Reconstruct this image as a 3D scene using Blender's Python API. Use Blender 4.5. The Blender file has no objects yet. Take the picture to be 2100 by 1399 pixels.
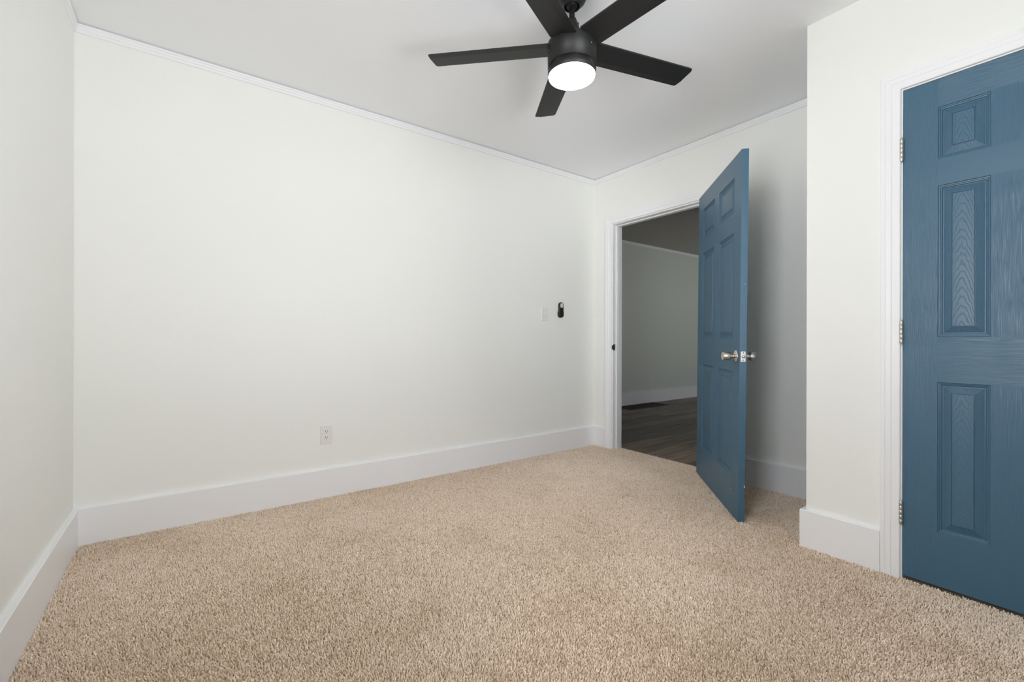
import bpy, math, random
from mathutils import Vector, Matrix, Euler
random.seed(7)
S = bpy.context.scene
COL = S.collection
PI = math.pi

# ---------------------------------------------------------------- camera
W_IMG, H_IMG = 2100.0, 1399.0
F_PX, YAW, ROLL = 912.975, 0.9396, 0.0023
cam_d = bpy.data.cameras.new('camera')
cam_d.sensor_fit = 'HORIZONTAL'
cam_d.sensor_width = 36.0
cam_d.lens = F_PX / W_IMG * 36.0
cam_d.shift_y = -2.7 / W_IMG
cam_d.clip_start = 0.02
cam = bpy.data.objects.new('camera', cam_d)
COL.objects.link(cam)
fwd = Vector((math.cos(YAW), math.sin(YAW), 0))
right = Vector((math.sin(YAW), -math.cos(YAW), 0))
up = Vector((0, 0, 1))
r2 = right * math.cos(ROLL) + up * math.sin(ROLL)
u2 = up * math.cos(ROLL) - right * math.sin(ROLL)
M = Matrix((r2, u2, -fwd)).transposed().to_4x4()
M.translation = Vector((-3.1679, -2.9911, 1.0))
cam.matrix_world = M
S.camera = cam

# ---------------------------------------------------------------- view, world, lights
S.view_settings.view_transform = 'Standard'
S.view_settings.look = 'None'
S.view_settings.gamma = 1.0
S.view_settings.use_curve_mapping = False
S.view_settings.exposure = -0.20
S.cycles.max_bounces = 16
S.cycles.diffuse_bounces = 10
S.cycles.glossy_bounces = 6
S.cycles.transparent_max_bounces = 12
S.cycles.caustics_reflective = False
S.cycles.caustics_refractive = False
S.cycles.sample_clamp_indirect = 8.0

wd = bpy.data.worlds.new('overcast_daylight')
S.world = wd
wd.use_nodes = True
nt = wd.node_tree
bgn = nt.nodes['Background']
tc = nt.nodes.new('ShaderNodeTexCoord')
sep = nt.nodes.new('ShaderNodeSeparateXYZ')
rmp = nt.nodes.new('ShaderNodeValToRGB')
nt.links.new(tc.outputs['Generated'], sep.inputs[0])
nt.links.new(sep.outputs['Z'], rmp.inputs[0])
nt.links.new(rmp.outputs[0], bgn.inputs[0])
rmp.color_ramp.elements[0].position = 0.0
rmp.color_ramp.elements[0].color = (1.40, 1.42, 1.45, 1)
rmp.color_ramp.elements[1].position = 0.06
rmp.color_ramp.elements[1].color = (0.93, 0.96, 1.01, 1)
bgn.inputs[1].default_value = 12.0

def portal(name, loc, size, rot):
    l = bpy.data.lights.new(name, 'AREA')
    l.shape = 'RECTANGLE'
    l.size, l.size_y = size
    l.cycles.is_portal = True
    o = bpy.data.objects.new(name, l)
    COL.objects.link(o)
    o.location = loc
    o.rotation_euler = rot
    return o

# ---------------------------------------------------------------- dimensions (metres)
L, H, D, EY = 3.6093, 2.5332, 0.7228, 2.0847   # room length, height, closet depth and corner
YF = 3.14                                       # wall behind the camera
BH, BT = 0.177, 0.0213                          # baseboard
WT = 0.12                                       # wall thickness
HX, HY0, HY1 = 6.2, -3.2, 1.515                 # hall
DOOR_Y0, DOOR_Y1, DOOR_Z = -1.150, -0.228, 2.062
CL_Y0, CL_Y1, CL_Z = -3.062, -2.443, 2.060
WINL = (-3.00, -2.15, 0.60, 2.25)               # window in the left wall (y0,y1,z0,z1)
WINF = (-2.60, -1.62, 0.60, 2.25)               # window in the wall behind the camera (x0,x1,z0,z1)
WINH = (3.75, 4.70, 0.40, 1.90)                    # window in the hall's near wall, behind the closet

portal('window_portal_left', (-L - 0.10, (WINL[0] + WINL[1]) / 2, (WINL[2] + WINL[3]) / 2),
       (WINL[3] - WINL[2], WINL[1] - WINL[0]), (0, -PI / 2, 0))
portal('window_portal_front', ((WINF[0] + WINF[1]) / 2, -YF - 0.10, (WINF[2] + WINF[3]) / 2),
       (WINF[1] - WINF[0], WINF[3] - WINF[2]), (PI / 2, 0, 0))
portal('window_portal_hall', ((WINH[0] + WINH[1]) / 2, HY0 - 0.10, (WINH[2] + WINH[3]) / 2),
       (WINH[1] - WINH[0], WINH[3] - WINH[2]), (PI / 2, 0, 0))

# ---------------------------------------------------------------- materials
def mat(name, col, rough=0.6, metal=0.0, spec=0.5):
    m = bpy.data.materials.new(name)
    m.use_nodes = True
    b = m.node_tree.nodes['Principled BSDF']
    b.inputs['Base Color'].default_value = (*col, 1)
    b.inputs['Roughness'].default_value = rough
    b.inputs['Metallic'].default_value = metal
    b.inputs['Specular IOR Level'].default_value = spec
    return m

class N:
    """small node helper"""
    def __init__(s, m):
        s.t = m.node_tree
        s.b = s.t.nodes['Principled BSDF']
    def n(s, typ, **kw):
        x = s.t.nodes.new(typ)
        for k, v in kw.items():
            if k.startswith('_'):
                setattr(x, k[1:], v)
            else:
                key = k.replace('__', ' ')
                x.inputs[int(key[1:]) if key[0] == 'i' and key[1:].isdigit() else key].default_value = v
        return x
    def l(s, a, b):
        s.t.links.new(a, b)
    def math(s, op, a, b=None):
        x = s.t.nodes.new('ShaderNodeMath')
        x.operation = op
        for i, v in enumerate((a, b)):
            if v is None:
                continue
            if isinstance(v, (int, float)):
                x.inputs[i].default_value = v
            else:
                s.l(v, x.inputs[i])
        return x.outputs[0]
    def ramp(s, fac, stops):
        r = s.t.nodes.new('ShaderNodeValToRGB')
        e = r.color_ramp.elements
        while len(e) < len(stops):
            e.new(0.5)
        for el, (p, c) in zip(e, stops):
            el.position = p
            el.color = (*c, 1)
        s.l(fac, r.inputs[0])
        return r.outputs[0]
    def bump(s, h, dist, strength=1.0, prev=None):
        x = s.n('ShaderNodeBump', Distance=dist, Strength=strength)
        s.l(h, x.inputs['Height'])
        if prev is not None:
            s.l(prev, x.inputs['Normal'])
        return x.outputs['Normal']

def paint(name, col, rough, bump=0.0003, scale=260.0, wave=0.0):
    m = mat(name, col, rough)
    k = N(m)
    tc = k.n('ShaderNodeTexCoord')
    a = k.n('ShaderNodeTexNoise', Scale=scale, Detail=2.0)
    k.l(tc.outputs['Object'], a.inputs['Vector'])
    nm = k.bump(a.outputs['Fac'], bump, 0.35)
    if wave:
        w = k.n('ShaderNodeTexNoise', Scale=3.0, Detail=1.0)
        k.l(tc.outputs['Object'], w.inputs['Vector'])
        nm = k.bump(w.outputs['Fac'], wave, 0.4, nm)
    k.l(nm, k.b.inputs['Normal'])
    return m

M_WALL = paint('wall_paint', (0.868, 0.875, 0.842), 0.55, wave=0.004)
M_CEIL = paint('ceiling_paint', (0.90, 0.91, 0.93), 0.8, 0.0005, 180, wave=0.010)
M_TRIM = paint('trim_paint', (0.875, 0.88, 0.893), 0.35, 0.0001, 120)
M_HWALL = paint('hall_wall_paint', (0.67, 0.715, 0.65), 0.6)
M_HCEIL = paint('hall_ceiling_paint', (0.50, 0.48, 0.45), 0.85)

def carpet_mat():
    """yarn: every tuft has its own tone; big soft patches where the pile lies another way"""
    m = mat('beige_carpet', (0.55, 0.44, 0.34), 0.95, spec=0.1)
    k = N(m)
    ge = k.n('ShaderNodeNewGeometry')
    hi = k.n('ShaderNodeHairInfo')
    big = k.n('ShaderNodeTexNoise', Scale=2.4, Detail=5.0, Roughness=0.68)
    k.l(ge.outputs['Position'], big.inputs['Vector'])
    c = k.ramp(hi.outputs['Random'], [(0.0, PILE[0]), (0.12, PILE[1]), (0.45, PILE[2]), (0.80, PILE[3]), (1.0, PILE[4])])
    pat = k.ramp(big.outputs['Fac'], [(0.34, (0.80, 0.75, 0.66)), (0.50, (1, 1, 1))])
    mx = k.n('ShaderNodeMix', _data_type='RGBA', _blend_type='MULTIPLY')
    mx.inputs[0].default_value = 0.42
    k.l(c, mx.inputs[6])
    k.l(pat, mx.inputs[7])
    k.l(mx.outputs[2], k.b.inputs['Base Color'])
    return m
PILE = [(0.52, 0.405, 0.295), (0.79, 0.66, 0.525), (0.895, 0.775, 0.645), (0.945, 0.84, 0.715), (0.965, 0.89, 0.785)]
M_CARPET = carpet_mat()
M_BACKING = mat('carpet_backing', (0.45, 0.33, 0.23), 0.95, spec=0.1)

def plank_mat():
    m = mat('wood_planks', (0.2, 0.13, 0.09), 0.4)
    k = N(m)
    tc = k.n('ShaderNodeTexCoord')
    br = k.n('ShaderNodeTexBrick', Scale=1.0, Mortar__Size=0.0012)
    br.offset = 0.37
    br.inputs['Brick Width'].default_value = 1.22
    br.inputs['Row Height'].default_value = 0.15
    br.inputs['Color1'].default_value = (0.0, 0.0, 0.0, 1)
    br.inputs['Color2'].default_value = (1, 1, 1, 1)
    br.inputs['Mortar'].default_value = (0.5, 0.5, 0.5, 1)
    k.l(tc.outputs['Object'], br.inputs['Vector'])
    mp = k.n('ShaderNodeMapping')
    mp.inputs['Scale'].default_value = (1.6, 26.0, 1.0)
    k.l(tc.outputs['Object'], mp.inputs['Vector'])
    g = k.n('ShaderNodeTexNoise', Scale=1.0, Detail=6.0, Roughness=0.65)
    k.l(mp.outputs[0], g.inputs['Vector'])
    s = k.math('ADD', k.math('MULTIPLY', g.outputs['Fac'], 0.8), k.math('MULTIPLY', br.outputs['Color'], 0.2))
    c = k.ramp(s, [(0.30, (0.035, 0.022, 0.016)), (0.5, (0.14, 0.095, 0.068)), (0.68, (0.34, 0.25, 0.19))])
    mx = k.n('ShaderNodeMix', _data_type='RGBA')
    k.l(br.outputs['Fac'], mx.inputs[0])
    k.l(c, mx.inputs[6])
    mx.inputs[7].default_value = (0.03, 0.02, 0.015, 1)
    k.l(mx.outputs[2], k.b.inputs['Base Color'])
    k.l(k.bump(g.outputs['Fac'], 0.0006, 0.4), k.b.inputs['Normal'])
    return m
M_PLANK = plank_mat()

BLUE = (0.055, 0.134, 0.210)
def blue_grain(name, kind):
    """blue door paint over an embossed wood grain; UV is in metres, V along the grain"""
    m = mat(name, BLUE, 0.36)
    k = N(m)
    uv = k.n('ShaderNodeUVMap')
    sp = k.n('ShaderNodeSeparateXYZ')
    k.l(uv.outputs[0], sp.inputs[0])
    U, V = sp.outputs[0], sp.outputs[1]
    if kind == 'straight':
        wb = k.n('ShaderNodeTexNoise', Scale=5.0, Detail=2.0)
        k.l(uv.outputs[0], wb.inputs['Vector'])
        U2 = k.math('ADD', U, k.math('MULTIPLY', wb.outputs['Fac'], 0.014))
        cb = k.n('ShaderNodeCombineXYZ')
        k.l(k.math('MULTIPLY', U2, 430.0), cb.inputs[0])
        k.l(k.math('MULTIPLY', V, 7.0), cb.inputs[1])
        g = k.n('ShaderNodeTexNoise', Scale=1.0, Detail=2.0, Roughness=0.5)
        k.l(cb.outputs[0], g.inputs['Vector'])
        h = k.ramp(g.outputs['Fac'], [(0.38, (0, 0, 0)), (0.58, (1, 1, 1))])
        dist = 0.0007
    else:
        # cathedral arches: parabolic growth rings with a ragged edge
        wb = k.n('ShaderNodeTexNoise', Scale=22.0, Detail=4.0, Roughness=0.6)
        k.l(uv.outputs[0], wb.inputs['Vector'])
        cb = k.n('ShaderNodeCombineXYZ')
        k.l(k.math('MULTIPLY', U, 140.0), cb.inputs[0])
        k.l(k.math('MULTIPLY', V, 18.0), cb.inputs[1])
        rg = k.n('ShaderNodeTexNoise', Scale=1.0, Detail=2.0)
        k.l(cb.outputs[0], rg.inputs['Vector'])
        aU = k.math('ABSOLUTE', U)
        par = k.math('ADD', k.math('MULTIPLY', k.math('MULTIPLY', U, U), 62.0), k.math('MULTIPLY', aU, 0.9))
        t = k.math('ADD', V, par)
        t = k.math('ADD', t, k.math('MULTIPLY', wb.outputs['Fac'], 0.05))
        t = k.math('ADD', t, k.math('MULTIPLY', rg.outputs['Fac'], 0.035))
        fr = k.math('FRACT', k.math('MULTIPLY', t, 30.0))
        h = k.ramp(fr, [(0.0, (0, 0, 0)), (0.09, (1, 1, 1)), (0.13, (1, 1, 1)), (0.24, (0.1, 0.1, 0.1)), (1.0, (0, 0, 0))])
        dist = 0.0011
    k.l(k.bump(h, dist, 0.55), k.b.inputs['Normal'])
    return m
M_BST = blue_grain('blue_paint_straight_grain', 'straight')
M_BCA = blue_grain('blue_paint_arched_grain', 'arched')
M_BPL = mat('blue_paint', BLUE, 0.36)
M_CHIP = mat('bare_primer', (0.85, 0.85, 0.83), 0.6)

def metal_mat(name, col, rough):
    m = mat(name, col, rough, 1.0)
    k = N(m)
    tc = k.n('ShaderNodeTexCoord')
    a = k.n('ShaderNodeTexNoise', Scale=220.0, Detail=2.0)
    k.l(tc.outputs['Object'], a.inputs['Vector'])
    k.l(k.ramp(a.outputs['Fac'], [(0.3, (rough * .95,) * 3), (0.7, (rough * 1.05,) * 3)]), k.b.inputs['Roughness'])
    return m
M_NICKEL = metal_mat('satin_nickel', (0.66, 0.60, 0.54), 0.26)
M_STEEL = metal_mat('dark_steel', (0.46, 0.46, 0.44), 0.34)
M_ZINC = metal_mat('zinc_plate', (0.58, 0.58, 0.57), 0.40)
M_HINGE = metal_mat('hinge_metal', (0.62, 0.60, 0.55), 0.30)
M_PLASTIC = paint('white_plastic', (0.80, 0.80, 0.77), 0.35, 0.00005, 90)
M_SLOT = mat('slot_dark', (0.02, 0.02, 0.018), 0.7)
M_REMOTE = paint('black_plastic', (0.012, 0.012, 0.012), 0.4, 0.0001, 300)
M_PAD = mat('grey_buttons', (0.72, 0.73, 0.72), 0.5)
M_PADINK = mat('button_marks', (0.38, 0.38, 0.38), 0.5)
M_VENT = mat('bronze_register', (0.045, 0.020, 0.013), 0.5, 0.3)
M_FAN = paint('matte_black_metal', (0.010, 0.010, 0.010), 0.46, 0.00005, 400)
M_FAN.node_tree.nodes['Principled BSDF'].inputs['Specular IOR Level'].default_value = 0.30
M_FRAMEW = paint('window_frame_paint', (0.8, 0.8, 0.8), 0.4, 0.0001, 90)

def blade_mat():
    m = mat('black_blade', (0.022, 0.022, 0.022), 0.5, spec=0.42)
    k = N(m)
    tc = k.n('ShaderNodeTexCoord')
    mp = k.n('ShaderNodeMapping')
    mp.inputs['Scale'].default_value = (30, 300, 30)
    k.l(tc.outputs['Object'], mp.inputs['Vector'])
    g = k.n('ShaderNodeTexNoise', Scale=1.0, Detail=3.0)
    k.l(mp.outputs[0], g.inputs['Vector'])
    k.l(k.bump(g.outputs['Fac'], 0.0002, 0.5), k.b.inputs['Normal'])
    sp = k.n('ShaderNodeTexNoise', Scale=420.0, Detail=1.0)
    k.l(tc.outputs['Object'], sp.inputs['Vector'])
    k.l(k.ramp(sp.outputs['Fac'], [(0.68, (0.011, 0.011, 0.011)), (0.80, (0.04, 0.04, 0.04))]), k.b.inputs['Base Color'])
    return m
M_BLADE = blade_mat()

def lamp_mat():
    m = bpy.data.materials.new('lit_diffuser')
    m.use_nodes = True
    b = m.node_tree.nodes['Principled BSDF']
    b.inputs['Base Color'].default_value = (0.9, 0.9, 0.9, 1)
    b.inputs['Emission Color'].default_value = (1.0, 0.97, 0.93, 1)
    b.inputs['Emission Strength'].default_value = 30.0
    return m
M_LAMP = lamp_mat()

def glass_mat():
    m = bpy.data.materials.new('window_glass')
    m.use_nodes = True
    t = m.node_tree
    for n in list(t.nodes):
        if n.type == 'BSDF_PRINCIPLED':
            t.nodes.remove(n)
    out = [n for n in t.nodes if n.type == 'OUTPUT_MATERIAL'][0]
    tr = t.nodes.new('ShaderNodeBsdfTransparent')
    gl = t.nodes.new('ShaderNodeBsdfGlossy')
    gl.inputs['Roughness'].default_value = 0.02
    fr = t.nodes.new('ShaderNodeFresnel')
    fr.inputs[0].default_value = 1.45
    mx = t.nodes.new('ShaderNodeMixShader')
    t.links.new(fr.outputs[0], mx.inputs[0])
    t.links.new(tr.outputs[0], mx.inputs[1])
    t.links.new(gl.outputs[0], mx.inputs[2])
    t.links.new(mx.outputs[0], out.inputs[0])
    return m
M_GLASS = glass_mat()

# ---------------------------------------------------------------- mesh helpers
class MB:
    """collects boxes, prisms and lathes; build() links them as ONE mesh object"""
    def __init__(s):
        s.v, s.f, s.mi, s.uv, s.sm = [], [], [], [], []
    def face(s, pts, mi=0, uv=None, smooth=False):
        i = len(s.v)
        s.v += [tuple(p) for p in pts]
        s.f.append(tuple(range(i, i + len(pts))))
        s.mi.append(mi)
        s.uv.append(uv)
        s.sm.append(smooth)
    def grid(s, rows, mi=0, close_u=False, close_v=False, smooth=True):
        """rows: list of equal-length point lists"""
        b = len(s.v)
        n, m = len(rows), len(rows[0])
        for r in rows:
            s.v += [tuple(p) for p in r]
        for i in range(n if close_v else n - 1):
            for j in range(m if close_u else m - 1):
                i2, j2 = (i + 1) % n, (j + 1) % m
                s.f.append((b + i * m + j, b + i * m + j2, b + i2 * m + j2, b + i2 * m + j))
                s.mi.append(mi); s.uv.append(None); s.sm.append(smooth)
        return b
    def box(s, x0, x1, y0, y1, z0, z1, mi=0):
        P = [(x0, y0, z0), (x1, y0, z0), (x1, y1, z0), (x0, y1, z0), (x0, y0, z1), (x1, y0, z1), (x1, y1, z1), (x0, y1, z1)]
        b = len(s.v)
        s.v += P
        for q in ((0, 3, 2, 1), (4, 5, 6, 7), (0, 1, 5, 4), (1, 2, 6, 5), (2, 3, 7, 6), (3, 0, 4, 7)):
            s.f.append(tuple(b + k for k in q)); s.mi.append(mi); s.uv.append(None); s.sm.append(False)
    def lathe(s, prof, org=(0, 0, 0), axis=(0, 0, 1), n=48, mi=0, smooth=True):
        """prof: (radius, height) along the axis"""
        a = Vector(axis).normalized()
        e = a.orthogonal().normalized()
        g = a.cross(e)
        o = Vector(org)
        rows = [[o + a * h + (e * math.cos(2 * PI * k / n) + g * math.sin(2 * PI * k / n)) * max(r, 1e-5) for k in range(n)] for r, h in prof]
        s.grid(rows, mi, close_u=True, smooth=smooth)
    def prism(s, outline, z0, z1, mi=0):
        n = len(outline)
        s.face([(x, y, z0) for x, y in reversed(outline)], mi)
        s.face([(x, y, z1) for x, y in outline], mi)
        for i in range(n):
            a, b = outline[i], outline[(i + 1) % n]
            s.face([(a[0], a[1], z0), (b[0], b[1], z0), (b[0], b[1], z1), (a[0], a[1], z1)], mi)
    def build(s, name, mats, parent=None, bevel=0.0, seg=2, merge=True, angle=35):
        me = bpy.data.meshes.new(name)
        me.from_pydata(s.v, [], s.f)
        for m in (mats if isinstance(mats, (list, tuple)) else [mats]):
            me.materials.append(m)
        me.polygons.foreach_set('material_index', s.mi)
        me.polygons.foreach_set('use_smooth', s.sm)
        if any(u is not None for u in s.uv):
            ul = me.uv_layers.new(name='UVMap')
            for p, u in zip(me.polygons, s.uv):
                if u is not None:
                    for li, c in zip(p.loop_indices, u):
                        ul.data[li].uv = c
        if merge:
            import bmesh
            bm = bmesh.new()
            bm.from_mesh(me)
            bmesh.ops.remove_doubles(bm, verts=bm.verts, dist=1e-5)
            bmesh.ops.recalc_face_normals(bm, faces=bm.faces)
            bm.to_mesh(me)
            bm.free()
        me.update()
        o = bpy.data.objects.new(name, me)
        COL.objects.link(o)
        if parent is not None:
            o.parent = parent
        if bevel:
            md = o.modifiers.new('bevel', 'BEVEL')
            md.width = bevel
            md.segments = seg
            md.limit_method = 'ANGLE'
            md.angle_limit = math.radians(angle)
        return o

def tag(o, label, cat, group=None, kind=None):
    o['label'] = label
    o['category'] = cat
    if group:
        o['group'] = group
    if kind:
        o['kind'] = kind
    return o

def struct(o, label, cat):
    return tag(o, label, cat, kind='structure')

def empty(name, loc, rot=(0, 0, 0)):
    o = bpy.data.objects.new(name, None)
    o.empty_display_size = 0.1
    COL.objects.link(o)
    o.location = loc
    o.rotation_euler = rot
    return o

def sweep(mb, prof, stations, mi=0):
    """loft a closed profile [(a,b)] through stations: functions (a,b) -> point; ends capped"""
    rows = [[st(a, b) for a, b in prof] for st in stations]
    mb.grid(rows, mi, close_u=True, smooth=False)
    mb.face(rows[0], mi)
    mb.face(list(reversed(rows[-1])), mi)

def run(prof, p0, p1, nrm, m0=1, m1=1):
    """board along a wall: profile (t out of the wall, z); m = +1 inside mitre, -1 outside mitre, 0 square"""
    p0, p1, nrm = Vector((*p0, 0)), Vector((*p1, 0)), Vector((*nrm, 0))
    d = (p1 - p0).normalized()
    mb = MB()
    sweep(mb, prof, [lambda t, z: p0 + nrm * t + d * (m0 * t) + Vector((0, 0, z)),
                     lambda t, z: p1 + nrm * t - d * (m1 * t) + Vector((0, 0, z))])
    return mb

# ---------------------------------------------------------------- room shell
Z0 = -0.012
mb = MB()
mb.box(-L, 0, -YF, 0, -0.06, -0.0085)
mb.box(0, 0.095, DOOR_Y0, DOOR_Y1, -0.06, -0.0085)
floor = struct(mb.build('floor', M_BACKING), 'beige cut pile carpet covering the whole bedroom floor', 'carpet')
def carpet_pile():
    """the pile itself: short leaning yarn tufts over the whole backing, one curves object"""
    import numpy as np
    rng = np.random.default_rng(11)
    sp = 0.0053
    xs, ys = np.arange(-L + 0.003, 0.093, sp), np.arange(-YF + 0.003, -0.003, sp)
    X, Y = np.meshgrid(xs, ys)
    X = (X + rng.uniform(-.48, .48, X.shape) * sp).ravel()
    Y = (Y + rng.uniform(-.48, .48, Y.shape) * sp).ravel()
    in_room = (X < -BT - 0.001) & (X > -L + BT + 0.001) & (Y < -BT - 0.001) & (Y > -YF + BT + 0.001)
    in_room &= ~((X > -D - BT - 0.001) & (Y < -EY + BT + 0.001))
    in_door = (X >= -BT - 0.001) & (X < 0.093) & (Y > DOOR_Y0 + 0.006) & (Y < DOOR_Y1 - 0.006)
    in_closet_door = (X > -D - BT - 0.002) & (X < -D + 0.0) & (Y < CL_Y1 - 0.004) & (Y > CL_Y0 + 0.004)
    keep = in_room | in_door | in_closet_door
    X, Y = X[keep], Y[keep]
    n = len(X)
    # slow drift of the lie of the pile plus each tuft's own lean
    ph = 2.2 * np.sin(1.7 * X + 0.6) + 1.9 * np.cos(2.3 * Y - 0.9 * X) + rng.normal(0, 1.3, n)
    ln = np.abs(rng.normal(0.0032, 0.0018, n))
    hgt = 0.0085 + rng.normal(0, 0.0017, n)
    P = np.zeros((n, 4, 3), np.float32)
    for k, (t, b) in enumerate(((0, 0), (0.4, 0.2), (0.8, 0.62), (1.0, 1.0))):
        P[:, k, 0] = X + np.cos(ph) * ln * b
        P[:, k, 1] = Y + np.sin(ph) * ln * b
        P[:, k, 2] = -0.0088 + hgt * t
    R = np.empty((n, 4), np.float32)
    base = rng.normal(0.00182, 0.00032, n).clip(0.0011, 0.0027)
    for k, f in enumerate((0.85, 1.0, 0.95, 0.45)):
        R[:, k] = base * f
    hc = bpy.data.hair_curves.new('carpet_pile')
    hc.add_curves([4] * n)
    hc.attributes['position'].data.foreach_set('vector', P.ravel())
    ra = hc.attributes.get('radius') or hc.attributes.new('radius', 'FLOAT', 'POINT')
    ra.data.foreach_set('value', R.ravel())
    hc.materials.append(M_CARPET)
    o = bpy.data.objects.new('carpet_pile', hc)
    COL.objects.link(o)
    o.parent = floor
    o['kind'] = 'stuff'
    return o

mb = MB(); mb.box(-L, 0, -YF, 0, H, H + 0.1)
struct(mb.build('ceiling', M_CEIL), 'flat white ceiling the black fan hangs from', 'ceiling')
mb = MB(); mb.box(-L - WT, WT, 0, WT, -0.06, H + 0.1)
struct(mb.build('wall_back', M_WALL), 'wide off-white wall with the outlet, switch and remote on it', 'wall')

def wall_with_hole(axis, a0, a1, h, t0, t1, name, m, label):
    """wall running along one axis from a0 to a1, with opening h=(lo,hi,z0,z1); t0,t1 its two faces"""
    mb = MB()
    def bx(p, q, z0, z1):
        if axis == 'y':
            mb.box(t0, t1, p, q, z0, z1)
        else:
            mb.box(p, q, t0, t1, z0, z1)
    zb, zt = -0.06, H + 0.1
    bx(a0, h[0], zb, zt)
    bx(h[1], a1, zb, zt)
    bx(h[0], h[1], h[3], zt)
    if h[2] > zb:
        bx(h[0], h[1], zb, h[2])
    return struct(mb.build(name, m), label, 'wall')

wall_with_hole('y', HY0, 0, (DOOR_Y0, DOOR_Y1, -0.06, DOOR_Z), 0, WT, 'wall_right', M_WALL,
               'off-white wall with the open doorway in it')
wall_with_hole('y', -YF - WT, 0, WINL, -L - WT, -L, 'wall_left', M_WALL, 'shaded off-white wall at the left edge')
wall_with_hole('x', -L - WT, 0, WINF, -YF - WT, -YF, 'wall_front', M_WALL, 'off-white wall opposite the wide wall')
# closet: front with its doorway, and the side towards the niche
mb = MB()
cw = 0.10
mb.box(-D, -D + cw, CL_Y1, -EY, -0.01, H)
mb.box(-D, -D + cw, -YF, CL_Y0, -0.01, H)
mb.box(-D, -D + cw, CL_Y0, CL_Y1, CL_Z, H)
mb.box(-D + cw, 0, -EY - cw, -EY, -0.01, H)
struct(mb.build('wall_closet', M_WALL), 'off-white projecting closet wall around the closed blue door', 'wall')

# ---------------------------------------------------------------- hall beyond the doorway
mb = MB(); mb.box(0.095, HX, HY0, HY1, -0.10, Z0)
hf = mb.build('floor_hall', M_PLANK)
struct(hf, 'dark wood plank floor beyond the doorway', 'floor')
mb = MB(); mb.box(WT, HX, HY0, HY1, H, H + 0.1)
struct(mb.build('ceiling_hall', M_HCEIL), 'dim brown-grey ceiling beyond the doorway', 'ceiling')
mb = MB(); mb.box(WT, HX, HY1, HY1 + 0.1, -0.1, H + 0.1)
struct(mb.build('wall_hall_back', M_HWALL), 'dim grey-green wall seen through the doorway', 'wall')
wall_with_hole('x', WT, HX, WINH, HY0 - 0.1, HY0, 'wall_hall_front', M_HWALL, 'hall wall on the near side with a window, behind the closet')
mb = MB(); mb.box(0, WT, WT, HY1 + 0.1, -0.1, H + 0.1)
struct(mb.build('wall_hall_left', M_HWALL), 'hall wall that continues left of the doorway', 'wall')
mb = MB(); mb.box(HX, HX + WT, HY0 - 0.1, HY1 + 0.1, -0.1, H + 0.1)
struct(mb.build('wall_hall_right', M_HWALL), 'plain wall at the far end of the hall', 'wall')

# ---------------------------------------------------------------- baseboards
BP = [(0, -0.012), (BT, -0.012), (BT, BH - 0.003), (BT - 0.003, BH), (0, BH)]
CAS_W = 0.072
carpet_pile()
struct(run(BP, (-L, 0), (0, 0), (0, -1)).build('baseboard_back', M_TRIM), 'tall white baseboard along the wide wall', 'baseboard')
struct(run(BP, (-L, -YF), (-L, 0), (1, 0)).build('baseboard_left', M_TRIM), 'tall white baseboard along the left wall', 'baseboard')
mb = run(BP, (0, 0), (0, DOOR_Y1 + 0.007 + CAS_W), (-1, 0), 1, 0)
m2 = run(BP, (0, DOOR_Y0 - 0.007 - CAS_W), (0, -EY), (-1, 0), 0, 1)
for a in ('v',):
    off = len(mb.v)
    mb.v += m2.v; mb.f += [tuple(i + off for i in f) for f in m2.f]; mb.mi += m2.mi; mb.uv += m2.uv; mb.sm += m2.sm
struct(mb.build('baseboard_right', M_TRIM), 'white baseboard on both sides of the open doorway', 'baseboard')
mb = run(BP, (0, -EY), (-D, -EY), (0, 1), 1, -1)
m2 = run(BP, (-D, -EY), (-D, CL_Y1 + 0.0025 + 0.066), (-1, 0), -1, 0)
off = len(mb.v)
mb.v += m2.v; mb.f += [tuple(i + off for i in f) for f in m2.f]; mb.mi += m2.mi; mb.uv += m2.uv; mb.sm += m2.sm
struct(mb.build('baseboard_closet', M_TRIM), 'white baseboard wrapping the closet corner beside the closed door', 'baseboard')
struct(run(BP, (-L, -YF), (-D, -YF), (0, 1)).build('baseboard_front', M_TRIM), 'white baseboard opposite the wide wall', 'baseboard')
HB = [(t, z + (-0.002 if z > 0.1 else 0)) for t, z in BP]
struct(run(HB, (WT, HY1), (HX, HY1), (0, -1), 0, 0).build('baseboard_hall', M_TRIM), 'pale baseboard beyond the doorway in the dim hall', 'baseboard')

# ---------------------------------------------------------------- crown strips with three reeds
def crown_prof(h=0.049, t=0.0145, gap=0.007):
    top = H - gap
    p = [(0, top), (t, top)]
    z = top
    n = 3
    for i in range(n):
        zz = top - (i + 1) * (h - gap) / n
        tt = t - 0.0032 * (i + 1)
        p += [(t - 0.0032 * i, zz + 0.0035), (tt, zz + 0.0005)]
    p += [(0, top - h + gap)]
    return p
CP = crown_prof()
struct(run(CP, (-L, 0), (0, 0), (0, -1)).build('trim_1', M_TRIM), 'thin white ceiling molding along the wide wall', 'molding')
struct(run(CP, (-L, -YF), (-L, 0), (1, 0)).build('trim_2', M_TRIM), 'thin white ceiling molding along the left wall', 'molding')
struct(run(CP, (0, 0), (0, -EY), (-1, 0), 1, 0).build('trim_3', M_TRIM), 'thin white ceiling molding above the open doorway', 'molding')
struct(run(CP, (WT, HY1), (HX, HY1), (0, -1), 0, 0).build('trim_4', M_TRIM), 'ceiling molding in the dim hall', 'molding')

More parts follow.
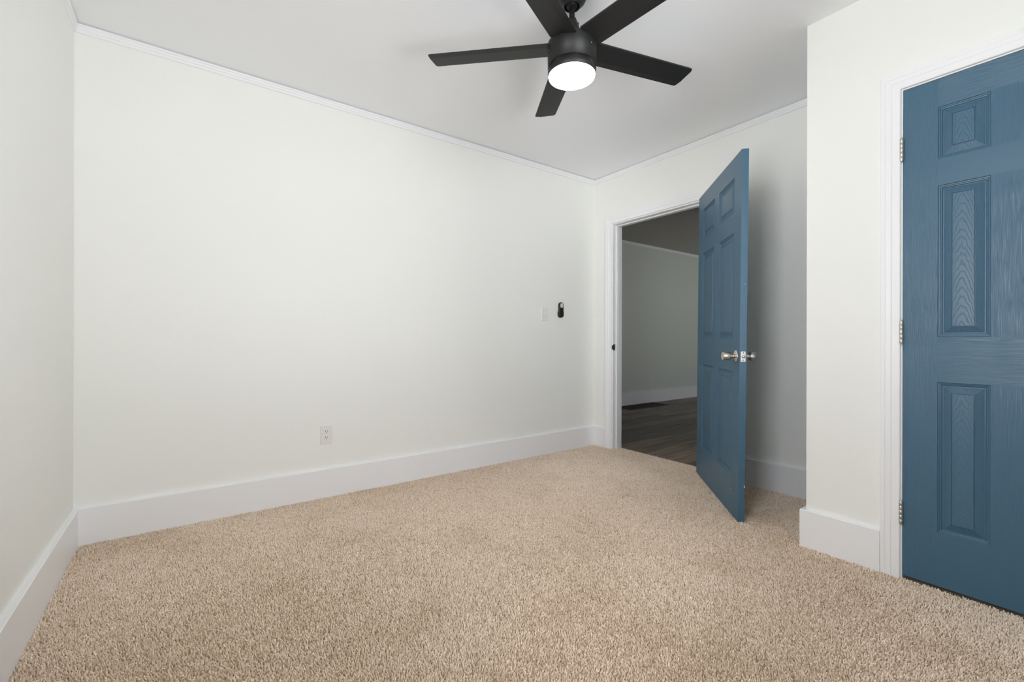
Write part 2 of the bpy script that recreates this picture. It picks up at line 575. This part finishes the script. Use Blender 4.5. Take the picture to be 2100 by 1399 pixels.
# ---------------------------------------------------------------- door casings
def casing(name, xw, ya, yb, zt, w, t, prof_steps, parent, zb=0.0, sx=-1):
    """mitred casing around an opening: ya > yb are the inner edges, zt the inner top; xw wall face; sx side it stands out to"""
    prof = [(0, 0)] + [(a, b) for a, b in prof_steps] + [(w, 0)]
    mb = MB()
    X = lambda b: xw + sx * b
    zb -= 0.012
    sweep(mb, prof, [lambda a, b: (X(b), ya + a, zb), lambda a, b: (X(b), ya + a, zt + a),
                     lambda a, b: (X(b), yb - a, zt + a), lambda a, b: (X(b), yb - a, zb)])
    return mb.build(name, M_TRIM, parent, 0.0012)

CS = [(0, 0.011), (0.004, 0.013), (0.030, 0.0135), (0.033, 0.0165), (0.052, 0.0175), (0.055, 0.0195), (0.070, 0.0195), (0.072, 0.017)]
CS2 = [(a * 0.066 / 0.072, b) for a, b in CS]
f1 = empty('trim_5', (0, 0, 0))
struct(f1, 'white doorway frame around the open blue door', 'door frame')
casing('casing', 0, DOOR_Y1 + 0.007, DOOR_Y0 - 0.007, DOOR_Z + 0.008, CAS_W, 0.02, CS, f1)
casing('casing', WT, DOOR_Y1 + 0.007, DOOR_Y0 - 0.007, DOOR_Z + 0.008, CAS_W, 0.02, CS, f1, Z0 + 0.012, 1)
mb = MB()
jt = 0.004    # visible lining of the opening
mb.box(-0.001, WT + 0.001, DOOR_Y1 - jt, DOOR_Y1, Z0, DOOR_Z)
mb.box(-0.001, WT + 0.001, DOOR_Y0, DOOR_Y0 + jt, Z0, DOOR_Z)
mb.box(-0.001, WT + 0.001, DOOR_Y0 + jt, DOOR_Y1 - jt, DOOR_Z - jt, DOOR_Z)
mb.build('jamb', M_TRIM, f1, 0.0008)
mb = MB()
sa, sb, st_ = 0.040, 0.080, 0.012
mb.box(sa, sb, DOOR_Y1 - jt - st_, DOOR_Y1 - jt, Z0, DOOR_Z - jt)
mb.box(sa, sb, DOOR_Y0 + jt, DOOR_Y0 + jt + st_, Z0, DOOR_Z - jt)
mb.box(sa, sb, DOOR_Y0 + jt + st_, DOOR_Y1 - jt - st_, DOOR_Z - jt - st_, DOOR_Z - jt)
mb.build('door_stop', M_TRIM, f1, 0.002)
# strike plate with its rounded lip on the latch jamb
mb = MB()
zc = 0.932
mb.box(0.002, 0.030, DOOR_Y1 - jt - 0.0016, DOOR_Y1 - jt, zc - 0.029, zc + 0.029)
lip = [(-0.016 + 0.0, )]
pts = []
for k in range(13):
    a = -PI / 2 + PI * k / 12
    pts.append((0.002 - 0.020 * math.cos(a), zc + 0.024 * math.sin(a)))
yl = DOOR_Y1 - jt - 0.0016
rows = [[(x, yl, z) for x, z in pts], [(x, yl - 0.0018, z) for x, z in pts]]
mb.grid(rows, smooth=False)
mb.face(rows[0]); mb.face(list(reversed(rows[1])))
o = mb.build('strike_plate', M_STEEL, f1)
o['label'] = 'dark metal strike plate on the white jamb'
mb = MB()
mb.box(0.009, 0.023, yl - 0.0004, yl + 0.001, zc - 0.012, zc + 0.012)
mb.build('latch_hole', M_SLOT, o)

f2 = empty('trim_6', (0, 0, 0))
struct(f2, 'white molded frame around the closed blue closet door', 'door frame')
casing('casing', -D, CL_Y1 + 0.0025, CL_Y0 - 0.0025, CL_Z + 0.0025, 0.066, 0.02, CS2, f2)
mb = MB()
mb.box(-D - 0.001, -D + cw, CL_Y1 - 0.003, CL_Y1, -0.01, CL_Z)
mb.box(-D - 0.001, -D + cw, CL_Y0, CL_Y0 + 0.003, -0.01, CL_Z)
mb.box(-D - 0.001, -D + cw, CL_Y0 + 0.003, CL_Y1 - 0.003, CL_Z - 0.003, CL_Z)
mb.build('jamb', M_TRIM, f2)

# ---------------------------------------------------------------- six panel doors
T = 0.035
def door_slab(name, W, z0, z1, cols, rows_, y0, parent):
    """cols: panel x ranges; rows_: panel z ranges from the bottom; y0: lower y face; thickness T"""
    mb = MB()
    xs = [0] + [v for c in cols for v in c] + [W]
    def q(face, xa, xb, za, zb, mi, uvf, d=0.0):
        y, s = face
        yy = y - s * d
        P = [(xa, yy, za), (xb, yy, za), (xb, yy, zb), (xa, yy, zb)]
        if s > 0:
            P.reverse()
        mb.face(P, mi, [uvf(p[0], p[2]) for p in P])
    vert = lambda x, z: (x, z)
    horz = lambda x, z: (z + 3.0, x)
    for face in ((y0, -1), (y0 + T, 1)):
        # stiles
        q(face, 0, cols[0][0], z0, z1, 0, vert)
        q(face, cols[1][1], W, z0, z1, 0, lambda x, z: (x + 1.3, z))
        # rails
        zz = [z0] + [v for r in rows_ for v in r] + [z1]
        for i in range(0, len(zz), 2):
            q(face, cols[0][0], cols[1][1], zz[i], zz[i + 1], 2 if i in (0, 4) else 0, lambda x, z, i=i: (z + 3.0 + i, x))
        for ri, (za, zb) in enumerate(rows_):
            q(face, cols[0][1], cols[1][0], za, zb, 0, lambda x, z: (x + 0.7, z))
            for ci, (xa, xb) in enumerate(cols):
                prof = [(0, 0), (0.0025, 0.0038), (0.0055, 0.0042), (0.0075, 0.0072), (0.0105, 0.0078), (0.0135, 0.0115),
                        (0.0165, 0.0115), (0.0405, 0.0024), (0.0415, 0.0046), (0.0430, 0.0046), (0.0440, 0.0014)]
                xc, zc_ = (xa + xb) / 2, (za + zb) / 2
                uvp = lambda x, z, xc=xc, zc_=zc_, k=ri * 2 + ci: (x - xc + 0.004, (z - zc_) + k * 0.37)
                y, s = face
                for (a, da), (b, db) in zip(prof, prof[1:]):
                    mi = 1 if 0.016 < a < 0.040 else 2
                    A = [(xa + a, y - s * da, za + a), (xb - a, y - s * da, za + a), (xb - a, y - s * da, zb - a), (xa + a, y - s * da, zb - a)]
                    B = [(xa + b, y - s * db, za + b), (xb - b, y - s * db, za + b), (xb - b, y - s * db, zb - b), (xa + b, y - s * db, zb - b)]
                    for j in range(4):
                        P = [A[j], A[(j + 1) % 4], B[(j + 1) % 4], B[j]]
                        if s > 0:
                            P.reverse()
                        mb.face(P, mi, [uvp(p[0], p[2]) for p in P])
                a = prof[-1][0]
                q(face, xa + a, xb - a, za + a, zb - a, 1, uvp, prof[-1][1])
    ya, yb = y0, y0 + T
    for P in ([(0, ya, z0), (0, yb, z0), (0, yb, z1), (0, ya, z1)], [(W, yb, z0), (W, ya, z0), (W, ya, z1), (W, yb, z1)],
              [(0, ya, z1), (W, ya, z1), (W, yb, z1), (0, yb, z1)], [(0, yb, z0), (W, yb, z0), (W, ya, z0), (0, ya, z0)]):
        mb.face(P, 2, [(p[1], p[2]) for p in P])
    return mb.build(name, [M_BST, M_BCA, M_BPL], parent, merge=False)

ROWS = [(0.228, 0.833), (1.015, 1.625), (1.731, 1.941)]
def hinge(parent, x, y, zc, h, side, leafs=True):
    mb = MB()
    r = 0.0066
    for i in range(5):
        a, b = zc - h / 2 + h * i / 5, zc - h / 2 + h * (i + 1) / 5
        mb.lathe([(0, a), (r * 0.93, a), (r, a + 0.0006), (r, b - 0.0006), (r * 0.93, b), (0, b)], (x, y, 0), n=20)
    mb.lathe([(0, zc + h / 2), (r * 0.7, zc + h / 2), (r * 0.75, zc + h / 2 + 0.002), (0, zc + h / 2 + 0.0035)], (x, y, 0), n=20)
    mb.lathe([(0, zc - h / 2 - 0.003), (r * 0.7, zc - h / 2 - 0.002), (r * 0.7, zc - h / 2), (0, zc - h / 2)], (x, y, 0), n=20)
    # leaf folded between door edge and jamb
    ya, yb = sorted((y, y + side * 0.030))
    mb.box(x - 0.0012, x + 0.0012, ya, yb, zc - h / 2, zc + h / 2)
    return mb.build('hinge', M_HINGE, parent)

# open door: hinged on the right jamb, swung about 135 degrees into the room
ANG = 134.7
lean = Vector((-0.0060, -0.0128, 1)).normalized()
q_lean = Vector((0, 0, 1)).rotation_difference(lean)
d1 = empty('door_1', (-0.045 + 0.0060, -1.1400 + 0.0128, 0))
d1.rotation_mode = 'QUATERNION'
d1.rotation_quaternion = q_lean @ Euler((0, 0, math.radians(ANG + 90))).to_quaternion()
struct(d1, 'blue six panel door standing open into the room', 'door')
W1 = 0.914
door_slab('door_panel', W1, 0.005, 2.056, [(0.120, 0.407), (0.507, 0.796)], ROWS, -T, d1)
for zc_ in (0.27, 1.03, 1.81):
    hinge(d1, -0.004, 0.006, zc_, 0.089, -1)
def knob(parent, x, z, y, s, kind):
    """lever-less round knob; s: direction along local y"""
    ro = MB()
    ro.lathe([(0, 0), (0.036, 0), (0.0365, 0.003), (0.031, 0.0065), (0.019, 0.010), (0.0165, 0.013), (0, 0.013)], (x, y, z), (0, s, 0))
    k = MB()
    if kind == 'turn':
        k.lathe([(0, 0.012), (0.0150, 0.012), (0.0130, 0.020), (0.0130, 0.026), (0.0155, 0.030), (0.0215, 0.034), (0.0250, 0.0395),
                 (0.0262, 0.047), (0.0252, 0.058), (0.0225, 0.067), (0.0195, 0.0715), (0.015, 0.0725), (0, 0.0728)], (x, y, z), (0, s, 0))
    else:
        k.lathe([(0, 0.012), (0.0150, 0.012), (0.0125, 0.018), (0.0125, 0.026), (0.0170, 0.030), (0.0225, 0.0335), (0.0240, 0.038),
                 (0.0240, 0.068), (0.0228, 0.0715), (0.0205, 0.0718), (0.017, 0.0680), (0.010, 0.0665), (0, 0.0662)], (x, y, z), (0, s, 0))
    a = k.build('knob', M_NICKEL if kind == 'key' else M_STEEL, parent)
    a['label'] = 'round satin nickel knob' if kind == 'key' else 'round dark steel knob with a turn button'
    ro.build('rosette', M_NICKEL, a)
    b = MB()
    if kind == 'turn':
        b.box(x - 0.0018, x + 0.0018, *sorted((y + s * 0.072, y + s * 0.079)), z - 0.006, z + 0.006)
        b.build('turn_button', M_STEEL, a, 0.0008)
    else:
        b.lathe([(0, 0.0655), (0.009, 0.0655), (0.009, 0.0675), (0, 0.0678)], (x, y, z), (0, s, 0))
        b.build('key_cylinder', M_ZINC, a)
    return a
KZ = 0.922
knob(d1, W1 - 0.060, KZ, -T, -1, 'key')
knob(d1, W1 - 0.060, KZ, 0, 1, 'turn')
mb = MB()
out = []
pw, ph, cr = 0.0125, 0.0285, 0.004
for cx_, cz_, a0 in ((pw - cr, ph - cr, 0), (-pw + cr, ph - cr, 90), (-pw + cr, -ph + cr, 180), (pw - cr, -ph + cr, 270)):
    for k in range(5):
        a = math.radians(a0 + 22.5 * k)
        out.append((cx_ + cr * math.cos(a), cz_ + cr * math.sin(a)))
ym = -T / 2
r0 = [(W1 - 0.0004, ym + a, KZ + b) for a, b in out]
r1 = [(W1 + 0.0016, ym + a, KZ + b) for a, b in out]
mb.grid([r0, r1], close_u=True, smooth=False); mb.face(r1); mb.face(list(reversed(r0)))
lp = mb.build('latch_plate', M_ZINC, d1)
mb = MB()
mb.lathe([(0, 0.0), (0.0082, 0.0), (0.0082, 0.004), (0.0074, 0.0085), (0, 0.0105)], (W1 + 0.001, ym, KZ), (1, 0.25, 0), 24)
mb.build('latch_bolt', M_NICKEL, lp)
for dz in (-0.021, 0.021):
    mb = MB()
    mb.lathe([(0, 0.0), (0.0042, 0.0), (0.0036, 0.0012), (0, 0.0016)], (W1 + 0.0014, ym, KZ + dz), (1, 0, 0), 16)
    mb.build('screw', M_STEEL, lp)
# small chips in the paint along the free edge
random.seed(3)
mb = MB()
for (x, y, z, s) in ((W1 + 0.0003, -0.0022, 0.205, 0.0048), (W1 + 0.0003, -0.004, 0.213, 0.0026), (W1 - 0.003, -T - 0.0003, 0.690, 0.0030),
                     (W1 - 0.126, -T - 0.0003, 0.150, 0.0030), (W1 + 0.0003, -0.012, 1.32, 0.0022)):
    P = [(s * (0.6 + 0.5 * random.random()) * math.cos(k * PI / 4), s * (0.8 + 0.6 * random.random()) * math.sin(k * PI / 4)) for k in range(8)]
    if x > W1:
        a = [(x, y + p[0] * 0.6, z + p[1]) for p in P]; b = [(W1 - 0.001, y + p[0] * 0.6, z + p[1]) for p in P]
    else:
        a = [(x + p[0], y, z + p[1]) for p in P]; b = [(x + p[0], -T + 0.001, z + p[1]) for p in P]
    mb.face(a); mb.face(list(reversed(b)))
    mb.grid([a, b], close_u=True, smooth=False)
o = mb.build('paint_chips', M_CHIP, d1)
o['label'] = 'small white chips in the blue paint'

# closed closet door
d2 = empty('door_2', (-D - 0.003, CL_Y1 - 0.0045, 0), (0, 0, -PI / 2))
struct(d2, 'closed blue six panel closet door at the right edge', 'door')
W2 = 0.609
door_slab('door_panel', W2, 0.012, 2.053, [(0.107, 0.254), (0.355, 0.502)], ROWS, 0.0, d2)
for zc_ in (1.805, 1.036, 0.275):
    hinge(d2, -0.0036, -0.0075, zc_, 0.096, 1)
k2 = knob(d2, W2 - 0.060, KZ, 0, -1, 'key')

# ---------------------------------------------------------------- windows (out of the picture, they light the room)
def window(name, axis, a0, a1, z0, z1, c, cin, label, sgn):
    """double hung window; c: plane of the sash, cin: plane of the inner wall face, sgn towards the room"""
    e = empty(name, (0, 0, 0))
    struct(e, label, 'window')
    def bx(mb, p, q, t0, t1, za, zb):
        t0, t1 = sorted((t0, t1))
        if axis == 'y':
            mb.box(t0, t1, p, q, za, zb)
        else:
            mb.box(p, q, t0, t1, za, zb)
    mb = MB()
    w = 0.03
    lo, hi = c - sgn * 0.03, cin
    bx(mb, a0, a0 + w, lo, hi, z0, z1); bx(mb, a1 - w, a1, lo, hi, z0, z1)
    bx(mb, a0 + w, a1 - w, lo, hi, z0, z0 + w); bx(mb, a0 + w, a1 - w, lo, hi, z1 - w, z1)
    mb.build('window_frame', M_FRAMEW, e)
    mb = MB()
    cw_ = 0.08
    f0, f1_ = cin, cin + sgn * 0.018
    bx(mb, a0 - cw_, a0, f0, f1_, z0 - cw_, z1 + cw_); bx(mb, a1, a1 + cw_, f0, f1_, z0 - cw_, z1 + cw_)
    bx(mb, a0, a1, f0, f1_, z1, z1 + cw_); bx(mb, a0, a1, f0, f1_ + sgn * 0.02, z0 - cw_, z0)
    mb.build('window_casing', M_TRIM, e)
    zm = (z0 + z1) / 2
    for za, zb, off in ((z0 + w, zm + 0.018, 0.012), (zm - 0.018, z1 - w, -0.016)):
        mb = MB()
        t0, t1 = c + sgn * (off - 0.012), c + sgn * (off + 0.012)
        sw = 0.04
        bx(mb, a0 + w, a0 + w + sw, t0, t1, za, zb); bx(mb, a1 - w - sw, a1 - w, t0, t1, za, zb)
        bx(mb, a0 + w + sw, a1 - w - sw, t0, t1, za, za + sw); bx(mb, a0 + w + sw, a1 - w - sw, t0, t1, zb - sw, zb)
        s = mb.build('sash', M_FRAMEW, e)
        mb = MB()
        bx(mb, a0 + w + sw, a1 - w - sw, c + sgn * (off - 0.002), c + sgn * (off + 0.002), za + sw, zb - sw)
        mb.build('pane', M_GLASS, s)
window('window_1', 'y', *WINL, -L - 0.06, -L, 'white sash window in the left wall beside the viewer', 1)
window('window_2', 'x', *WINF, -YF - 0.06, -YF, 'white sash window opposite the wide wall', 1)
window('window_3', 'x', *WINH, HY0 - 0.06, HY0, 'sash window in the hall wall behind the closet', 1)

# ---------------------------------------------------------------- ceiling fan
FX, FY = -1.8, -1.5615
fan = empty('ceiling_fan', (FX, FY, H))
tag(fan, 'matte black five-blade ceiling fan with lit round lamp, hanging from the white ceiling', 'ceiling fan')
def zz(z):
    return z - H
mb = MB()
mb.lathe([(0, 0), (0.068, 0), (0.069, -0.006), (0.067, -0.024), (0.058, -0.044), (0.044, -0.058), (0.038, -0.064), (0.0355, -0.068),
          (0.0335, -0.068), (0.0330, -0.062), (0.030, -0.054), (0, -0.052)])
cn = mb.build('canopy', M_FAN, fan)
mb = MB()
mb.lathe([(0, -0.040), (0.020, -0.042), (0.028, -0.052), (0.026, -0.064), (0.014, -0.072), (0, -0.072)])
mb.build('hanger_ball', M_FAN, cn)
mb = MB()
mb.lathe([(0, -0.045), (0.0125, -0.045), (0.0125, -0.205), (0, -0.205)], n=32)
mb.build('downrod', M_FAN, fan)
mb = MB()
mb.lathe([(0, -0.117), (0.0150, -0.117), (0.0185, -0.121), (0.0215, -0.130), (0.0290, -0.148), (0.0330, -0.163), (0.0345, -0.185), (0.0345, -0.232), (0, -0.232)], n=40)
yk = mb.build('rod_collar', M_FAN, fan)
mb = MB()
mb.lathe([(0, -0.030), (0.0045, -0.030), (0.0045, 0.030), (0, 0.030)], (0, 0, -0.140), (0.8, -0.6, 0), 16)
mb.build('hitch_pin', M_FAN, yk)
mb = MB()
zt, zs, zbm = zz(2.300), zz(2.198), zz(2.162)
mb.lathe([(0, zt + 0.006), (0.060, zt + 0.005), (0.1035, zt + 0.003), (0.1065, zt + 0.0005), (0.107, zt - 0.004), (0.1055, zs + 0.0014),
          (0.1030, zs + 0.0012), (0, zs + 0.0012)], n=96)
hs = mb.build('motor_housing', M_FAN, fan)
for a in (0.62, 0.62 + 2.1, 0.62 + 4.2):
    mb = MB()
    u = Vector((math.cos(-PI / 2 - 0.5 + a), math.sin(-PI / 2 - 0.5 + a), 0))
    mb.lathe([(0, 0), (0.0030, 0), (0.0026, 0.0014), (0, 0.0018)], u * 0.1058 + Vector((0, 0, zt - 0.040)), u, 14)
    mb.build('screw', M_STEEL, hs)
mb = MB()
mb.lathe([(0, zs - 0.0004), (0.1025, zs - 0.0004), (0.1053, zs - 0.0012), (0.1045, zbm), (0.1020, zbm - 0.001), (0.1018, zbm + 0.004), (0, zbm + 0.004)], n=96)
lk = mb.build('light_kit', M_FAN, fan)
mb = MB()
mb.lathe([(0.1016, zbm + 0.003), (0.1016, zbm - 0.002), (0.0995, zbm - 0.007), (0.092, zbm - 0.0105), (0.06, zbm - 0.013), (0, zbm - 0.0135)], n=96)
o = mb.build('diffuser', M_LAMP, lk)
o['label'] = 'glowing white round diffuser'

R_TIP, BW = 0.6535, 0.122
def blade_mb():
    mb = MB()
    r0, r1, c = 0.096, R_TIP, 0.012
    # section across the blade: y from -BW/2 to BW/2 (y > 0 leads), thin bevelled leading strip
    h = BW / 2
    sec = [(-h, 0.0025), (-h + 0.003, 0.004), (h - 0.006, 0.004), (h, 0.0018), (h, 0.0000), (h - 0.030, -0.0040), (-h + 0.003, -0.0040), (-h, -0.0025)]
    xs = [r0, r0 + 0.02, 0.30, 0.50, r1 - c, r1 - c * 0.5, r1 - c * 0.13, r1]
    rows = []
    for x in xs:
        t = max(0.0, (x - (r1 - c)) / c)
        cut = c * (1 - math.sqrt(max(0.0, 1 - t * t)))
        k = (h - cut) / h
        rows.append([(x, y * k, z) for y, z in sec])
    mb.grid(rows, close_u=True, smooth=False)
    mb.face(rows[0]); mb.face(list(reversed(rows[-1])))
    return mb
bl_me = None
for i in range(5):
    a = 1.0468 + i * math.radians(72)
    if i == 0:
        b = blade_mb().build('blade', M_BLADE, fan)
        mbk = MB()
        mbk.prism([(0.085, -0.022), (0.112, -0.030), (0.128, -0.046), (0.150, -0.040), (0.165, -0.016), (0.165, 0.016), (0.150, 0.040), (0.128, 0.046), (0.112, 0.030), (0.085, 0.022)], 0.0045, 0.0085)
        mbk.box(0.060, 0.120, -0.020, 0.020, 0.0045, 0.012)
        br = mbk.build('blade_bracket', M_FAN, b, 0.0015)
        first, firstbr = b, br
    else:
        b = first.copy(); COL.objects.link(b); b.parent = fan
        br = firstbr.copy(); COL.objects.link(br); br.parent = b
    b.location = (0, 0, zz(2.286))
    b.rotation_mode = 'QUATERNION'
    b.rotation_quaternion = (Euler((0, 0, a)).to_quaternion() @ Euler((0, math.radians(-2.4), 0)).to_quaternion()
                             @ Euler((math.radians(-10), 0, 0)).to_quaternion())

# ---------------------------------------------------------------- outlets, switch, remote
def rounded(w, h, r, n=5):
    P = []
    for cx_, cz_, a0 in ((w / 2 - r, h / 2 - r, 0), (-w / 2 + r, h / 2 - r, 90), (-w / 2 + r, -h / 2 + r, 180), (w / 2 - r, -h / 2 + r, 270)):
        for k in range(n):
            a = math.radians(a0 + 90 * k / (n - 1))
            P.append((cx_ + r * math.cos(a), cz_ + r * math.sin(a)))
    return P
def slab(mb, P, x, z, levels, mi=0):
    """stack of outlines (scale, y) on a wall that faces -y, last one capped"""
    rows = [[(x + a * s, -y, z + b * s) for a, b in P] for s, y in levels]
    mb.grid(rows, mi, close_u=True, smooth=False)
    mb.face(rows[-1], mi); mb.face(list(reversed(rows[0])), mi)
def scaled_plate(mb, w, h, x, z, t):
    P0, P1 = rounded(w, h, 0.004), rounded(w - 0.006, h - 0.006, 0.003)
    rows = [[(x + a, 0.0, z + b) for a, b in P0], [(x + a, -t * 0.45, z + b) for a, b in P0], [(x + a, -t, z + b) for a, b in P1]]
    mb.grid(rows, close_u=True, smooth=False)
    mb.face(rows[-1]); mb.face(list(reversed(rows[0])))

def outlet(loc, label):
    e = empty('wall_outlet', loc)
    tag(e, label, 'outlet')
    mb = MB(); scaled_plate(mb, 0.072, 0.118, 0, 0, 0.0065)
    mb.build('cover_plate', M_PLASTIC, e)
    for dz in (0.0195, -0.0195):
        mb = MB()
        P = []
        for k in range(36):
            a = 2 * PI * k / 36
            P.append((0.0170 * math.cos(a), max(-0.0140, min(0.0140, 0.0170 * math.sin(a)))))
        slab(mb, P, 0, dz, [(1, 0.004), (1, 0.0080), (0.94, 0.0088)])
        r = mb.build('receptacle', M_PLASTIC, e)
        mb = MB()
        mb.box(-0.0078, -0.0048, -0.0092, -0.006, dz + 0.000, dz + 0.0085)
        mb.box(0.0048, 0.0076, -0.0092, -0.006, dz + 0.001, dz + 0.0080)
        mb.lathe([(0, 0.006), (0.0027, 0.006), (0.0027, 0.0092), (0, 0.0092)], (0, 0, dz - 0.0068), (0, -1, 0), 16)
        mb.build('slots', M_SLOT, r)
    mb = MB(); mb.lathe([(0, 0.006), (0.0030, 0.006), (0.0026, 0.0075), (0, 0.0080)], (0, 0, 0), (0, -1, 0), 16)
    mb.build('screw', M_PLASTIC, e)
    return e
outlet((-2.448, 0, 0.392), 'white duplex wall outlet low on the wide off-white wall')
outlet((2.915, HY1, 0.319), 'small wall outlet above the baseboard beyond the doorway')

sw = empty('light_switch', (-0.629, 0, 1.2265))
tag(sw, 'white toggle light switch on the wall left of the black remote', 'light switch')
mb = MB(); scaled_plate(mb, 0.072, 0.118, 0, 0, 0.0065)
mb.build('cover_plate', M_PLASTIC, sw)
mb = MB()
mb.box(-0.0055, 0.0055, -0.0075, -0.005, -0.0125, 0.0125)
c8 = [(-0.0045, -0.004, -0.006), (0.0045, -0.004, -0.006), (0.0045, -0.004, 0.006), (-0.0045, -0.004, 0.006)]
c9 = [(-0.0036, -0.0195, 0.004), (0.0036, -0.0195, 0.004), (0.0036, -0.0175, 0.0105), (-0.0036, -0.0175, 0.0105)]
mb.grid([c8, c9], close_u=True, smooth=False); mb.face(c9); mb.face(list(reversed(c8)))
mb.build('toggle', M_PLASTIC, sw, 0.0008)
for dz in (-0.030, 0.030):
    mb = MB(); mb.lathe([(0, 0.006), (0.0030, 0.006), (0.0026, 0.0073), (0, 0.0076)], (0, 0, dz), (0, -1, 0), 14)
    mb.build('screw', M_PLASTIC, sw)

RX, RZ, RH, RW = -0.447, 1.270, 0.136, 0.0515
rm = empty('remote_control', (RX, 0, RZ))
tag(rm, 'slim black fan remote with pale oval buttons, in its wall holder', 'remote control')
mb = MB()
P = rounded(RW, RH, RW / 2 - 0.0005, 12)
rows = []
for s, y in ((0.90, 0.0045), (0.97, 0.007), (1.0, 0.012), (1.0, 0.017), (0.95, 0.0225), (0.85, 0.0245)):
    g = (1 - s) * RW
    Q = rounded(RW - g, RH - g, (RW - g) / 2 - 0.0004, 12)
    rows.append([(a, -y, b) for a, b in Q])
mb.grid(rows, close_u=True, smooth=True); mb.face(rows[-1]); mb.face(list(reversed(rows[0])))
rb = mb.build('remote_body', M_REMOTE, rm)
mb = MB()
P = [(0.0165 * math.cos(2 * PI * k / 40), 0.0225 * math.sin(2 * PI * k / 40)) for k in range(40)]
slab(mb, P, 0, 0.0385, [(1, 0.0240), (1, 0.0254), (0.95, 0.0260)])
bp = mb.build('button_pad', M_PAD, rm)
mb = MB()
for dx, dz in ((0, 0.0125), (-0.008, 0.0035), (0.008, 0.0035), (0, -0.005), (0, -0.0145)):
    mb.lathe([(0, 0.0258), (0.0027, 0.0258), (0.0024, 0.0268), (0, 0.0270)], (dx, 0, 0.0385 + dz), (0, -1, 0), 14)
mb.build('button_marks', M_PADINK, bp)
# wall holder around the lower half
rh = empty('remote_holder', (RX, 0, RZ - 0.028))
tag(rh, 'black wall cradle hugging the lower half of the fan remote', 'remote holder')
mb = MB()
hw, hh = 0.0560, 0.086
Po = rounded(hw, hh, 0.0272, 12)
lo = [(a, b) for a, b in Po]
# side walls follow the lower outline
half = [(a, b) for a, b in Po if b <= 0.012]
half.sort(key=lambda p: math.atan2(p[0], -p[1]))
half = [(-hw / 2, 0.012)] + [p for p in half if -hw / 2 < p[0] < hw / 2 or p[1] < 0.012] + [(hw / 2, 0.012)]
seen, path = set(), []
for p in half:
    kk = (round(p[0], 5), round(p[1], 5))
    if kk not in seen:
        seen.add(kk); path.append(p)
rows = [[(a, 0, b) for a, b in path], [(a, -0.0036, b) for a, b in path]]
mb.grid(rows, close_u=True, smooth=False); mb.face(rows[1]); mb.face(list(reversed(rows[0])))
inn = [(a * 0.93, (b + 0.0) * 0.955 if b < 0 else b) for a, b in path]
rows = [[(a, -0.003, b) for a, b in path], [(a, -0.0215, b) for a, b in path], [(a, -0.0215, b) for a, b in inn], [(a, -0.003, b) for a, b in inn]]
mb.grid(rows, smooth=False)
for e_ in (0, -1):
    mb.face([r[e_] for r in rows])
mb.build('cradle', M_REMOTE, rh)

# ---------------------------------------------------------------- floor register in the hall
vx0, vx1, vy0, vy1 = 2.02, 2.93, 1.175, 1.488
vent = empty('floor_register', ((vx0 + vx1) / 2, (vy0 + vy1) / 2, Z0))
tag(vent, 'dark bronze floor register in the wood floor beyond the doorway', 'floor vent')
ex, ey = (vx1 - vx0) / 2, (vy1 - vy0) / 2
mb = MB()
b_ = 0.03
mb.box(-ex, ex, -ey, -ey + b_, 0, 0.006); mb.box(-ex, ex, ey - b_, ey, 0, 0.006)
mb.box(-ex, -ex + b_, -ey + b_, ey - b_, 0, 0.006); mb.box(ex - b_, ex, -ey + b_, ey - b_, 0, 0.006)
mb.build('register_frame', M_VENT, vent, 0.002)
mb = MB()
n = 28
for i in range(n):
    x = -ex + b_ + (2 * ex - 2 * b_) * (i + 0.5) / n
    mb.box(x - 0.007, x + 0.007, -ey + b_, ey - b_, 0.001, 0.0045)
mb.box(-ex + b_, ex - b_, -0.006, 0.006, 0.001, 0.005)
mb.build('grille', M_VENT, vent)
mb = MB(); mb.box(-ex + b_, ex - b_, -ey + b_, ey - b_, 0.0002, 0.0008)
mb.build('duct_opening', M_SLOT, vent)
